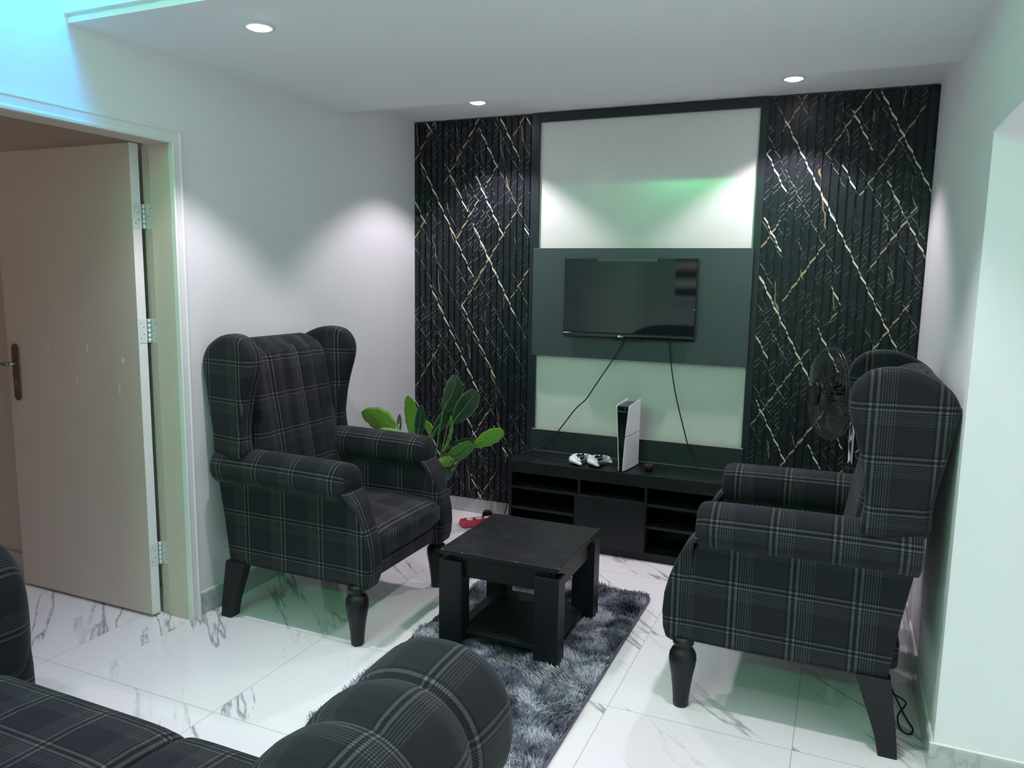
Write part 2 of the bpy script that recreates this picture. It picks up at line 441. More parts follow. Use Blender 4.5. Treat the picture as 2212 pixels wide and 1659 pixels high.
def tag(o, label, cat, group=None):
    o['label'] = label; o['category'] = cat
    if group: o['group'] = group
    return o
def struct(o): o['kind'] = 'structure'; return o
def copy_tree(o, parent=None):
    c = o.copy(); COL.objects.link(c); c.parent = parent
    for ch in list(o.children): copy_tree(ch, c)
    return c
def text_mesh(name, body, size, mat, parent, mw, ext=.0004):
    cu_ = bpy.data.curves.new(name, 'FONT'); cu_.body = body; cu_.size = size; cu_.extrude = ext; cu_.align_x = 'LEFT'
    t = bpy.data.objects.new(name+'_tmp', cu_); COL.objects.link(t)
    dg = bpy.context.evaluated_depsgraph_get(); me = bpy.data.meshes.new_from_object(t.evaluated_get(dg))
    bpy.data.objects.remove(t); bpy.data.curves.remove(cu_)
    me.materials.clear(); me.materials.append(M[mat]); me.transform(mw)
    o = bpy.data.objects.new(name, me); add(o, parent); return o

# ------------------------------------------------------------------ the room
LX, RX, BY = -2.47, .334, 4.215
CEIL1, CEIL2, HIGH = 2.29, 2.385, 2.85
SF, SB = 1.905, 3.42            # lowered ceiling runs from SF to SB
REAR, HX = -2.0, 1.7
DY0, DY1, DZ = 1.475, 2.305, 1.963     # doorway in the left wall
OZ, JY = 1.872, 2.485                  # opening in the right wall
struct(G().box(-4.3, HX, REAR-.1, BY+.1, -.06, 0).mk('floor', 'floor'))
# left wall with the doorway
g = G().box(LX-.16, LX, REAR, DY0-.02, 0, HIGH).box(LX-.16, LX, DY1+.02, BY, 0, HIGH).box(LX-.16, LX, DY0-.02, DY1+.02, DZ+.02, HIGH)
struct(g.mk('wall_left', 'wall'))
struct(G().box(LX-.16, HX, BY, BY+.1, 0, HIGH).mk('wall_back', 'wall'))
# right wall and the opening to the hall
struct(G().box(RX, HX, JY, JY+.14, 0, HIGH).box(RX, RX+.14, JY+.14, BY, 0, HIGH).mk('wall_right', 'wall'))
struct(G().box(RX-.004, RX+.62, .6, JY, OZ, HIGH).box(RX-.004, RX+.14, REAR, .6, 0, HIGH).mk('wall_right_header', 'wall'))
struct(G().box(HX, HX+.1, REAR, BY, 0, HIGH).mk('wall_hall', 'wall'))
struct(G().box(LX-.16, HX, REAR-.1, REAR, 0, HIGH).mk('wall_rear', 'wall'))
# ceilings
struct(G().box(LX, RX, SF, SB, CEIL1, CEIL1+.018).box(LX, RX, SF+.012, SB, CEIL1+.018, CEIL1+.027)
       .box(LX, RX, SF-.014, SB, CEIL1+.027, HIGH).mk('ceiling_lowered', 'ceil'))
struct(G().box(LX, RX, SB, BY, CEIL2, HIGH).mk('ceiling_strip', 'ceil'))
struct(G().box(LX-.16, HX, REAR, SF-.014, HIGH, HIGH+.08).mk('ceiling', 'ceil'))
struct(G().box(RX+.62, HX, REAR, JY, OZ+.45, OZ+.6).mk('ceiling_hall', 'ceil'))
# room behind the door
OR = -4.3
struct(G().box(OR, LX-.16, DY1+.035, DY1+.15, 0, 2.5).box(OR-.1, OR, -.2, DY1+.15, 0, 2.5).box(OR, LX-.16, -.3, -.2, 0, 2.5).mk('wall_other_room', 'otherwall'))
struct(G().box(OR, LX-.16, -.3, DY1+.15, 2.45, 2.55).mk('ceiling_other_room', 'otherwall'))
struct(G().box(OR, LX-.16, DY1+.023, DY1+.035, 0, .11).mk('baseboard_other_room', 'skirt'))
# skirting
def skirt(nm, x0, x1, y0, y1, cap):
    struct(G().box(x0, x1, y0, y1, 0, .092).mk(nm, 'skirt', bevel=.002))
    g = G(); g.box(*cap, .092, .0985); struct(g.mk('trim_'+nm.split('_')[1]+'_caulk', 'caulk', bevel=.002))
skirt('baseboard_left', LX, LX+.012, 2.372, BY-.013, (LX, LX+.007, 2.372, BY-.013))
skirt('baseboard_back', LX+.012, RX-.012, BY-.024, BY, (LX+.012, RX-.012, BY-.03+.012, BY))
skirt('baseboard_right', RX-.012, RX, JY+.0, BY-.024, (RX-.007, RX, JY, BY-.024))
skirt('baseboard_pillar', RX-.012, HX, JY-.012, JY, (RX-.012, HX, JY-.009, JY))

# rear window reflected in the television
g = G().box(-2.12, -1.2, REAR, REAR+.05, 1.2, 1.25).box(-2.12, -1.2, REAR, REAR+.05, 1.95, 2.0).box(-2.12, -2.07, REAR, REAR+.05, 1.25, 1.95).box(-1.25, -1.2, REAR, REAR+.05, 1.25, 1.95)
w1 = struct(g.mk('window_1', 'trim'))
for k in range(6):
    z = 1.27+k*.115
    G().box(-2.07, -1.25, REAR+.01, REAR+.03, z, z+.075).mk('louvre', 'louvrelit' if k % 2 else 'windowglass', w1)

# ------------------------------------------------------------------ door, frame, casing
cas = [(0, 0), (.020, 0), (.022, .008), (.014, .018), (.014, .040), (.018, .046), (.016, .056), (0, .056)]   # (depth, width)
def casing(nm, vert):
    g = G(); b = 0
    if vert == 'top':
        pts = [(DZ+wd, dp) for dp, wd in cas]
        n = len(pts)
        A = [(LX+d, DY0-(z-DZ), z) for z, d in pts]; B = [(LX+d, DY1+(z-DZ), z) for z, d in pts]
    elif vert == 'right':
        A = [(LX+d, DY1+wd, 0) for d, wd in cas]; B = [(LX+d, DY1+wd, DZ+wd) for d, wd in cas]
    else:
        A = [(LX+d, DY0-wd, 0) for d, wd in cas]; B = [(LX+d, DY0-wd, DZ+wd) for d, wd in cas]
    n = len(A); g.v = A+B
    g.f = [list(range(n)), [n+i for i in reversed(range(n))]]+[[i, n+i, n+(i+1) % n, (i+1) % n] for i in range(n)]; g.m = [0]*len(g.f)
    o = g.mk(nm, 'trim'); fixn(o); return struct(o)
casing('trim_door_head', 'top'); casing('trim_door_right', 'right'); casing('trim_door_left', 'left')
fr = G()
for y0, y1, yr0, yr1 in ((DY1, DY1+.03, DY1+.012, DY1+.03), (DY0-.03, DY0, DY0-.03, DY0-.012)):
    fr.box(LX-.108, LX, y0, y1, 0, DZ); fr.box(LX-.16, LX-.108, yr0, yr1, 0, DZ)
fr.box(LX-.108, LX, DY0-.03, DY1+.03, DZ, DZ+.03); fr.box(LX-.16, LX-.108, DY0-.03, DY1+.03, DZ+.012, DZ+.03)
struct(fr.mk('trim_door_lining', 'doorpaint', bevel=.0015))
dx1 = LX-.155; dx0 = dx1-.82; LY0, LY1 = 2.256, 2.298
g = G().box(dx0, dx1-.0015, LY0, LY1, .012, DZ+.004)
door = struct(g.mk('door_1', 'doorpaint', bevel=.003))
G().box(dx1-.0015, dx1, LY0, LY1, .012, DZ+.004).mk('door_edge', 'doorpaintedge', door, bevel=.0006)
for z in (1.635, 1.175, .225):
    h = G().box(dx1, dx1+.0025, LY0+.004, LY1, z, z+.10)
    h.box(dx1+.004, dx1+.044, DY1+.0095, DY1+.0125, z, z+.10)
    ho = h.mk('hinge', 'metalwhite', door, bevel=.0006)
    kn = G()
    for k in range(5): kn.join(lathe([(.006, z+.001+k*.0198), (.006, z+.0185+k*.0198)], (dx1+.005, LY1+.008, 0), 14))
    kn.mk('hinge_knuckle', 'metalwhite', ho, smooth=True)
    sc = G()
    for yy, zz in ((LY0+.012, .02), (LY0+.012, .08), (LY0+.026, .035), (LY0+.026, .065)):
        secs = [ring((dx1+a, yy, z+zz), (0, 1, 0), (0, 0, 1), r, r, 10) for a, r in ((.0020, .0022), (.0042, .0018))]
        sc.join(loft(secs))
    for xx, zz in ((.032, .02), (.032, .08), (.022, .05)): sc.join(loft([ring((dx1+xx, DY1+.0095-a, z+zz), (1, 0, 0), (0, 0, 1), .0022, .0022, 10) for a in (0, .001)]))
    sc.mk('hinge_screw', 'screw', ho)
pl = []
for i in range(32):
    t = 2*PI*i/32; pl.append((-3.385+.023*math.cos(t), (1.115 if math.sin(t) > 0 else .905)+.023*math.sin(t)))
v, f = plate(pl, LY0-.007, LY0, .003, lambda a, b, t: (a, t, b), 3)
hp = mesh('handle_plate', v, f, 'brass', door, smooth=True); fixn(hp)
lv = G().join(tube([(-3.372, LY0-.004, 1.05), (-3.372, LY0-.05, 1.05)], .009, 12)).join(tube([(-3.368, LY0-.05, 1.05), (-3.385, LY0-.056, 1.051), (-3.43, LY0-.055, 1.052), (-3.487, LY0-.05, 1.050)], .009, 12, [.010, .010, .009, .008], 4))
lv.mk('door_lever', 'steel', hp, smooth=True)
kh = G().join(loft([ring((-3.385, LY0-.007-a, .965), (1, 0, 0), (0, 0, 1), .009, .012, 14) for a in (0, .004)]))
kh.mk('keyhole', 'steel', hp)
mk_ = G()
for (x, z, a, b_) in ((-3.17, 1.13, .003, .02), (-2.93, 1.14, .003, .03), (-2.75, .98, .004, .05), (-2.72, 1.10, .008, .02), (-3.0, 1.0, .002, .02)):
    mk_.box(x-a, x+a, LY0-.0006, LY0+.002, z-b_/2, z+b_/2)
mk_.mk('paint_chip', 'socket', door)

# ------------------------------------------------------------------ feature wall
def flutes(name, x0, x1, label):
    n = round((x1-x0)/.0405); p = (x1-x0)/n
    yf, yb = 4.180, 4.190
    pts = []
    for i in range(n):
        a = x0+i*p
        pts += [(a, yf), (a+p*.70, yf), (a+p*.73, yb), (a+p*.97, yb)]
    pts.append((x1, yf))
    z0, z1 = .093, 2.378
    v = [(x, y, z) for z in (z0, z1) for x, y in pts]; n2 = len(pts)
    acc = [0]
    for i in range(1, n2): acc.append(acc[-1]+math.hypot(pts[i][0]-pts[i-1][0], pts[i][1]-pts[i-1][1]))
    f = [[i, i+1, n2+i+1, n2+i] for i in range(n2-1)]
    uv = [[(x0*1.4+acc[i], z0), (x0*1.4+acc[i+1], z0), (x0*1.4+acc[i+1], z1), (x0*1.4+acc[i], z1)] for i in range(n2-1)]
    b = len(v)      # rear face and sides
    v += [(x0, BY-.001, z0), (x1, BY-.001, z0), (x0, BY-.001, z1), (x1, BY-.001, z1)]
    f += [[b+1, b, b+2, b+3], [b, 0, n2, b+2], [n2-1, b+1, b+3, 2*n2-1], list(range(n2-1, -1, -1))+[b, b+1], [n2+i for i in range(n2)]+[b+3, b+2]]
    for q in f[-5:]: uv.append([(v[i][1], v[i][2]) for i in q])
    o = mesh(name, v, f, 'fluted', None, uvs=uv)
    return tag(o, label, 'wall panel', 'fluted cladding panels either side of the television')
flutes('fluted_panel', LX+.001, -1.697, 'black fluted marble-print wall cladding behind the potted plant, left of the television')
flutes('fluted_panel', -.421, RX-.001, 'black fluted marble-print wall cladding behind the pedestal fan, right of the television')
g = G().box(-1.697, -1.648, 4.165, BY-.001, .09, 2.376).box(-.459, -.421, 4.165, BY-.001, .09, 2.376).box(-1.648, -.459, 4.165, BY-.001, 2.331, 2.376)
tag(g.mk('panel_frame', 'boardframe', bevel=.0015), 'slim black board frame around the glossy white wall panel', 'panel frame')
tag(G().box(-1.648, -.459, 4.185, BY-.001, .09, 2.331).mk('white_wall_panel', 'gloss_white'), 'glossy white wall panel above and below the television board', 'wall panel')
t = thing('television_board', 'wide grey laminate backing board holding the television', 'board', (-1.055, 4.13, 1.02))
G().box(-.604, .604, 0, .02, 0, .612).mk('board', 'boardgrey', t, bevel=.0015)
for x in (-.55, .50): G().box(x, x+.05, .02, .0535, .1, .5).mk('batten', 'boardframe', t)

# television
t = thing('television', 'flat black television hung on the grey backing board', 'television', (-1.087, 4.10, 1.146))
W2 = .366
G().box(-W2, W2, -.012, .004, 0, .43).mk('bezel', 'black', t, bevel=.002)
G().box(-W2+.003, W2-.003, -.0132, -.011, .027, .427).mk('screen', 'screenglass', t)
fl = G().box(-W2, W2, -.018, -.004, -.004, .020).mk('lower_trim', 'glossblack', t, bevel=.003)
G().box(-.30, .30, .004, .020, .03, .38).mk('rear_housing', 'black', t, bevel=.006)
G().box(-.07, .09, -.010, .006, -.014, -.003).mk('control_bar', 'black', t, bevel=.003)
G().box(-.175, .155, -.0150, -.0120, .412, .431).mk('plastic_strip', 'filmstrip', t, bevel=.0008)
lg = mesh('maker_mark', *loft([ring((-.040, -.0182-a, .0085), (1, 0, 0), (0, 0, 1), .0062, .0062, 20) for a in (0, .0006)])[:2], 'socket', t)
text_mesh('maker_letters', 'LG', .0125, 'socket', t, Matrix.Translation((-.0315, -.0186, .0038)) @ Matrix.Rotation(PI/2, 4, 'X'))
G().box(W2-.006, W2-.001, -.0140, -.0132, .165, .168).mk('small_light_mark', 'socket', t)

# television stand with open shelves
t = thing('television_stand', 'low black wooden television stand with open shelves and centre door', 'tv stand', (-1.065, 3.83, 0))
hw = .596
G().box(-hw, hw, 0, .292, .443, .461).mk('top', 'blackwood_top', t, bevel=.0012)
G().box(-hw+.004, hw, .0015, .02, .395, .443).mk('top_rail', 'blackwood_clean', t, bevel=.001)
for s, nm in ((-hw+.002, 'side_panel'), (hw-.018, 'side_panel')):
    G().box(s, s+.016, .001, .290, 0, .443).mk(nm, 'blackwood_clean', t, bevel=.001)
for x in (-.184, .180):
    G().box(x-.007, x+.007, .003, .285, .045, .396).mk('divider', 'blackwood_clean', t, bevel=.001)
for x0, x1, zz in ((-hw+.018, -.191, .303), (-hw+.018, -.191, .186), (.187, hw-.018, .296), (.187, hw-.018, .178)):
    G().box(x0, x1, .003, .285, zz, zz+.015).mk('shelf', 'blackwood_clean', t, bevel=.001)
G().box(-.177, .173, .003, .285, .303, .317).mk('shelf', 'blackwood_clean', t, bevel=.001)
G().box(-.204, .185, -.012, .002, .045, .3145).mk('door', 'blackwood_clean', t, bevel=.0015)
G().box(-hw+.018, hw-.018, .006, .285, .0, .045).mk('plinth', 'blackwood_clean', t, bevel=.001)
G().box(-hw+.018, hw-.018, .278, .288, .045, .443).mk('back_panel', 'blackwood_clean', t)
G().box(-.582, .618, .292, .310, .0, .586).mk('backsplash', 'splash', t, bevel=.001)
G().box(-.582, .618, .2915, .3105, .586, .5875).box(-.565, .596, .2895, .2925, .461, .4625).mk('worn_edge', 'edgewood', t)

# game console
t = thing('game_console', 'upright white and black slim game console on the television stand', 'game console', (-1.027, 3.845, .4622), math.radians(-2))
def shell(side):
    # white shell: flared plate standing on edge
    secs = []
    for k in range(15):
        y = .0+.205*k/14
        x = side*(.030+.007*math.sin(PI*k/14))
        rowT = .352+.004*math.sin(PI*k/14)
        secs.append((x, y, rowT))
    return secs
def shellmesh(side, z0, z1, ztop):
    g = G(); n = 14
    vo, vi = [], []
    rows = [z0+(z1-z0)*j/12 for j in range(13)]
    for j, z in enumerate(rows):
        for k in range(n+1):
            y = .205*k/n
            q = (k/n)**.6; x = (.013+.022*(z/.35)**1.3)*(1-q)+.037*q
            zz = z
            if j == 12 and ztop: zz = z+.012*(k/n)-.012*(1-k/n)*0+(-.010 if k == 0 else 0)
            vo.append((side*x, y-.004*math.sin(PI*z/.35), zz)); vi.append((side*(x-.004), y-.004*math.sin(PI*z/.35), zz))
    N_ = len(vo); w_ = n+1
    g.v = vo+vi
    for j in range(12):
        for k in range(n):
            a = j*w_+k
            g.f.append([a, a+1, a+1+w_, a+w_]); g.f.append([N_+a, N_+a+w_, N_+a+1+w_, N_+a+1])
    for k in range(n):
        g.f.append([k, N_+k, N_+k+1, k+1]); a = 12*w_+k; g.f.append([a, a+1, N_+a+1, N_+a])
    for j in range(12):
        a = j*w_; g.f.append([a, a+w_, N_+a+w_, N_+a]); a = j*w_+n; g.f.append([a, N_+a, N_+a+w_, a+w_])
    return g
for s in (-1, 1):
    for z0, z1, tp in ((.004, .186, False), (.190, .350, True)):
        o = shellmesh(s, z0, z1, tp).mk('white_shell', 'whiteplastic', t, smooth=True); fixn(o)
        wm = o.modifiers.new('e', 'EDGE_SPLIT'); wm.split_angle = math.radians(40)
secs = []
for k in range(11):
    z = .0+.347*k/10; wx = .0095+.022*(z/.35)**1.3; md = (.013+.022*(z/.35)**1.3)*.475+.037*.525-.0045
    secs.append([(-wx, -.001, z), (wx, -.001, z), (md, .07, z), (.032, .198, z), (-.032, .198, z), (-md, .07, z)])
v, f, uv = loft(secs); mesh('black_core', v, f, 'glossblack', t, bevel=.003)
G().box(-.024, .024, -.0025, 0, .318, .323).box(.010, .016, -.0035, 0, .333, .339).box(-.026, -.022, -.0035, 0, .326, .330).mk('front_port', 'steel', t)
G().box(-.031, .031, .01, .19, .3462, .3482).mk('top_vent', 'boardgrey', t, bevel=.0008)

# gamepads
def gamepad():
    t = thing('gamepad', 'white and black gamepad nearer the left end of the television stand', 'gamepad', (0, 0, 0), 0, 'gamepads on the television stand')
    g = G()
    pts = [(-.068, -.062, .014), (-.066, -.03, .024), (-.058, .008, .031), (-.03, .026, .034), (0, .028, .034), (.03, .026, .034), (.058, .008, .031), (.066, -.03, .024), (.068, -.062, .014)]
    rs = [.009, .015, .020, .021, .020, .021, .020, .015, .009]
    P = catmull(pts, 4); R = []
    for i in range(len(P)):
        q = i/4; a = int(q); R.append(rs[a]+(rs[min(a+1, 8)]-rs[a])*(q-a))
    secs = []
    for i, p in enumerate(P):
        tt = (P[min(i+1, len(P)-1)]-P[max(i-1, 0)]).normalized(); a = tt.cross(Vector((0, 0, 1))).normalized(); b = a.cross(tt)
        rr = R[i]*(.55 if i in (0, len(P)-1) else 1)
        secs.append(ring(p, a, b, rr*1.15, rr*.9, 16))
    v, f, uv = loft(secs); o = mesh('shell', v, f, 'whiteplastic', t, smooth=True); fixn(o)
    po_ = catclosed([(-.073, -.040), (-.062, -.052), (-.048, -.040), (-.028, -.018), (.028, -.018), (.048, -.040), (.062, -.052), (.073, -.040), (.077, 0), (.064, .034), (0, .040), (-.064, .034)], 4)
    v, f = plate(po_, .010, .052, .016, lambda a, b, c: (a, b, c), 4); o = mesh('shell_body', v, f, 'whiteplastic', t, smooth=True); fixn(o)
    pl_ = catclosed([(-.03, -.018), (-.022, .012), (0, .016), (.022, .012), (.03, -.018), (0, -.026)], 5)
    v, f = plate(pl_, .030, .0545, .006, lambda a, b, c: (a, b, c), 3); o = mesh('centre_plate', v, f, 'black', t, smooth=True); fixn(o)
    for x in (-.024, .024):
        st = G().join(lathe([(.005, .048), (.005, .058), (.0095, .060), (.010, .064), (.007, .0655)], (x, -.010, 0), 16)); o = st.mk('thumbstick', 'black', t, smooth=True)
    v, f = plate([(-.026, .018), (-.022, .040), (.022, .040), (.026, .018)], .046, .055, .003, lambda a, b, c: (a, b, c), 2); o = mesh('touchpad', v, f, 'whiteplastic', t); fixn(o)
    un = G().join(loft([ring((0, .018, z), (1, 0, 0), (0, 1, 0), a, b, 20) for z, a, b in ((.006, .05, .016), (.012, .06, .02), (.03, .06, .022))]))
    un.mk('black_underside', 'black', t, smooth=True)
    for x in (-.05, .05):
        G().box(x-.012, x+.012, .036, .050, .028, .040).mk('trigger', 'black', t, bevel=.004)
    return t
gp = gamepad(); gp.scale = (.88, .88, .88); gp.location = (-1.282, 3.925, .461); gp.rotation_euler = (0, 0, math.radians(74))
gp2 = copy_tree(gp); gp2.location = (-1.182, 3.938, .461); gp2.rotation_euler = (0, 0, math.radians(70))
gp2['label'] = 'white and black gamepad standing nearer the game console'

t = thing('gadget', 'small round glossy black gadget with red marking right of the game console', 'gadget', (-.897, 3.93, .4611))
v, f, uv = lathe([(.006, 0), (.016, .002), (.022, .012), (.023, .022), (.018, .034), (.008, .040), (.001, .041)], n=20); mesh('housing', v, f, 'glossblack', t, smooth=True)
v, f, uv = lathe([(.0175, .0350), (.0190, .0345), (.0190, .0358), (.0175, .0363)], n=20); mesh('red_ring', v, f, 'red', t, smooth=True)

# cables
def cable(name, pts, r, label, res=6):
    v, f, uv = tube(pts, r, 8, None, res); o = mesh(name, v, f, 'rubber', None, smooth=True); return tag(o, label, 'cable')
cable('television_cable', [(-1.10, 4.112, 1.14), (-1.13, 4.108, 1.08), (-1.19, 4.106, .98), (-1.26, 4.104, .87), (-1.31, 4.103, .79), (-1.37, 4.102, .73), (-1.45, 4.098, .62), (-1.52, 4.09, .53), (-1.59, 4.07, .485), (-1.64, 4.03, .466)], .0035, 'black cable sagging left from the television down to the stand corner')
cable('television_power_cable', [(-.86, 4.112, 1.14), (-.848, 4.11, 1.06), (-.825, 4.108, .93), (-.80, 4.108, .82), (-.765, 4.106, .70), (-.73, 4.104, .585), (-.70, 4.10, .52), (-.675, 4.085, .467)], .0035, 'black cable hanging right of centre from the television to the stand top')
cable('gamepad_charging_cable', [(-1.635, 4.02, .4635), (-1.58, 3.99, .4635), (-1.50, 3.955, .4635), (-1.42, 3.945, .4635), (-1.34, 3.945, .4645), (-1.30, 3.94, .470)], .0022, 'thin black cable lying on the stand top left of the gamepads')

# red power strip
t = thing('power_strip', 'red power strip with round white sockets on the floor by the skirting', 'power strip', (-2.0, 3.915, 0), math.radians(45))
secs = []
for x, s in ((-.004, .55), (0, .9), (.012, 1), (.30, 1), (.312, .9)):
    secs.append([(x, -.050*s, 0), (x, -.050*s, .010), (x, -.032*s, .038*s), (x, .032*s, .038*s), (x, .050*s, .010), (x, .050*s, 0)])
v, f, uv = loft(secs); o = mesh('body', v, f, 'red', t, bevel=.003); fixn(o)
for k in range(4):
    v, f, uv = loft([ring((.055+k*.055, 0, .0375+a), (1, 0, 0), (0, 1, 0), r, r, 24) for a, r in ((0, .0195), (.0022, .019))]); so = mesh('socket_face', v, f, 'socket', t)
    G().box(.049+k*.055, .052+k*.055, -.006, -.003, .0395, .0400).box(.058+k*.055, .061+k*.055, .003, .006, .0395, .0400).mk('socket_hole', 'black', so)
v, f, uv = loft([ring((.03, .030, .0375+a), (1, 0, 0), (0, 1, 0), .003, .003, 8) for a in (0, .002)]); mesh('indicator', v, f, 'black', t)
t = thing('plug', 'black plug lying behind the red power strip', 'plug', (-1.925, 4.115, 0), math.radians(20))
v, f = plate(catclosed([(-.028, 0), (-.024, .03), (0, .040), (.028, .030), (.034, 0), (0, -.012)], 5), -.02, .02, .006, lambda a, b, c: (a, c, b+.013), 3); o = mesh('plug_body', v, f, 'black', t, smooth=True); fixn(o)
cable('strip_cable', [(-1.888, 4.130, .016), (-1.865, 4.145, .008), (-1.84, 4.158, .012), (-1.825, 4.170, .05), (-1.815, 4.172, .10), (-1.80, 4.172, .16)], .0035, 'black cable rising behind the television stand from the plug')
cable('strip_cable', [(-1.735, 4.04, .006), (-1.71, 4.045, .006), (-1.69, 4.02, .006), (-1.680, 3.97, .006), (-1.678, 3.9, .006)], .0035, 'black cable on the floor beside the left end of the television stand')

# ------------------------------------------------------------------ wing armchair; local x forward, y across, z up
def armchair(label):
    t = thing('wing_armchair', label, 'armchair', (0, 0, 0), 0, 'plaid wing armchairs')
    # seat base
    G().box(.10, .795, -.27, .27, .245, .345).mk('seat_rail', 'plaid', t, bevel=.018, seg=4)
    # seat cushion
    secs = []
    n = 22
    for x, s, dz in ((.27, .9, 0), (.285, .98, 0), (.35, 1, .006), (.5, 1, .012), (.65, 1, .010), (.74, 1, .002), (.785, 1, -.010), (.812, .97, -.022), (.825, .90, -.032)):
        top, bot = .468+dz, .335+(.012 if s < .95 else 0)
        zc = (top+bot)/2; hz = (top-bot)/2
        secs.append(ring((x, 0, zc), (0, 1, 0), (0, 0, 1), .262*(1 if s > .95 else .97), hz, 36, 0, 4.5))
    v, f, uv = loft(secs); o = mesh('seat_cushion', v, f, 'plaid', t, smooth=True); fixn(o); boxuv(o.data)
    # backrest with soft channels
    rear = [(.24, .130), (.44, .106), (.62, .076), (.84, .040), (.98, .012), (1.09, .006), (1.14, .016), (1.175, .045), (1.19, .075)]
    def ur(z):
        for a, b in zip(rear, rear[1:]):
            if z <= b[0]: return a[1]+(b[1]-a[1])*(z-a[0])/(b[0]-a[0])
        return rear[-1][1]
    secs = []
    for z in [.245, .30, .40, .46, .52, .60, .70, .80, .90, 1.0, 1.06, 1.10, 1.13, 1.155, 1.172, 1.182, 1.186]:
        uf = .315-.165*(z-.42) if z > .42 else .315
        k = max(0, (z-1.09)/.096); uf -= .085*k**3
        u_r = ur(z)+.004
        hw_ = .272-.02*k**2
        A = .010+.012*min(1, max(0, (z-.8)/.3))
        s = []
        nf = 33
        for i in range(nf):
            y = -hw_+2*hw_*i/(nf-1); q = (y+hw_)/(2*hw_)*5
            hump = abs(math.sin(PI*q))**.6
            edge = min(1, (1-abs(y)/hw_)*6)
            s.append((uf-.02+.02*edge**.5+A*(hump-1)*edge, y, z+(.010*(hump-1) if z > 1.12 else 0)))
        for i in range(12):
            y = hw_-2*hw_*(i+.5)/12; s.append((u_r, y, z))
        secs.append(s)
    v, f, uv = loft(secs); o = mesh('backrest', v, f, 'plaid', t, smooth=True); fixn(o); boxuv(o.data)
    # side panels, rolls, wings
    side = [Vector(p) for p in ((.133, .246, 0), (.109, .44, 0), (.080, .62, 0), (.078, .66, 0), (.20, .69, 0), (.40, .69, 0), (.60, .69, 0), (.68, .68, 0), (.715, .63, 0), (.745, .56, 0), (.775, .48, 0), (.79, .40, 0), (.795, .32, 0), (.785, .265, 0), (.765, .246, 0), (.60, .243, 0), (.40, .243, 0))]
    wing = catclosed([Vector(p) for p in ((.066, .70, 0), (.050, .80, 0), (.033, .90, 0), (.016, .99, 0), (.002, 1.08, 0), (.004, 1.115, 0), (.030, 1.158, 0), (.075, 1.190, 0), (.13, 1.212, 0), (.19, 1.219, 0), (.250, 1.205, 0), (.290, 1.165, 0), (.303, 1.115, 0), (.294, 1.06, 0), (.272, .99, 0), (.250, .90, 0), (.238, .80, 0), (.232, .70, 0))], 3)
    for s in (-1, 1):
        v, f = plate([(p.x, p.y) for p in side], .252*s, .346*s, .010*s, lambda a, b, c: (a, c, b), 4) if s > 0 else plate([(p.x, p.y) for p in side], .346*-1, -.252, .010, lambda a, b, c: (a, c, b), 4)
        arm = mesh('arm', v, f, 'plaid', t, smooth=True); fixn(arm); boxuv(arm.data)
        secs = []
        for u, k, dz in ((.068, .90, 0), (.071, .97, 0), (.078, 1, 0), (.20, 1, 0), (.35, 1, 0), (.5, 1, -.002), (.62, 1, -.004), (.70, .995, -.006), (.712, .98, -.006), (.726, .93, -.007), (.734, .86, -.008), (.738, .76, -.009)):
            secs.append(ring((u, s*.300, .657+dz), (0, s, 0), (0, 0, 1), .078*k, .080*k, 28, -PI/2))
        v, f, uv = loft(secs); o = mesh('arm_roll', v, f, 'plaid', arm, uvs=uv, smooth=True); fixn(o)
        # front facing of the arm: round at the roll, slimmer and bulging forward below
        secs = []
        fz = [(.236, .815, .040), (.246, .828, .046), (.28, .838, .050), (.34, .842, .051), (.40, .838, .051), (.46, .824, .052), (.52, .802, .055), (.555, .786, .060), (.585, .772, .066), (.605, .756, .067), (.63, .738, .066), (.66, .715, .062), (.70, .695, .05), (.715, .685, .035)]
        for z, uf_, hwz in fz:
            ub = uf_-(.075 if z < .50 else .075-.05*min(1, (z-.50)/.08)); cx = (uf_+ub)/2; hx = (uf_-ub)/2
            vc = s*(.300+(.002 if z > .55 else 0))
            secs.append(ring((cx, vc, z), (1, 0, 0), (0, 1, 0), hx, hwz, 40, 0, 5))
        v, f, uv = loft(secs); o = mesh('arm_front', v, f, 'plaid', arm, smooth=True); fixn(o); boxuv(o.data)
        # wing flares outward slightly towards its front edge
        a0, a1 = (.265, .352)
        fn = (lambda a, b, c, s=s: (a, s*(c+.040*max(0, min(1, a/.24))-.016), b))
        v, f = plate([(p.x, p.y) for p in wing], a0, a1, .030, fn, 5)
        o = mesh('wing', v, f, 'plaid', t, smooth=True); fixn(o); boxuv(o.data)
        # front leg, turned
        v, f, uv = lathe([(.024, 0), (.0265, .004), (.0275, .03), (.0315, .07), (.037, .11), (.0435, .145), (.047, .170), (.0455, .190), (.038, .206), (.030, .213), (.030, .222), (.036, .228), (.036, .250)], (.765, s*.325, 0), 28)
        mesh('leg', v, f, 'legblack', t, smooth=True)
        # rear leg, square and raked
        secs = []
        for z, u0, u1 in ((0, .088, .143), (.06, .094, .156), (.12, .102, .176), (.18, .112, .198), (.255, .124, .225)):
            secs.append([(u0, s*.335-.026, z), (u1, s*.335-.026, z), (u1, s*.335+.026, z), (u0, s*.335+.026, z)])
        v, f, uv = loft(secs); o = mesh('leg', v, f, 'legblack', t, bevel=.003); fixn(o)
    return t
ch = armchair('black plaid wing armchair against the left wall, between doorway and plant')
ch.location = (-2.467, 2.755, 0)
ch2 = copy_tree(ch); ch2.location = (.331, 2.862, 0); ch2.rotation_euler = (0, 0, PI)
ch2['label'] = 'black plaid wing armchair against the right wall, in front of the pedestal fan'

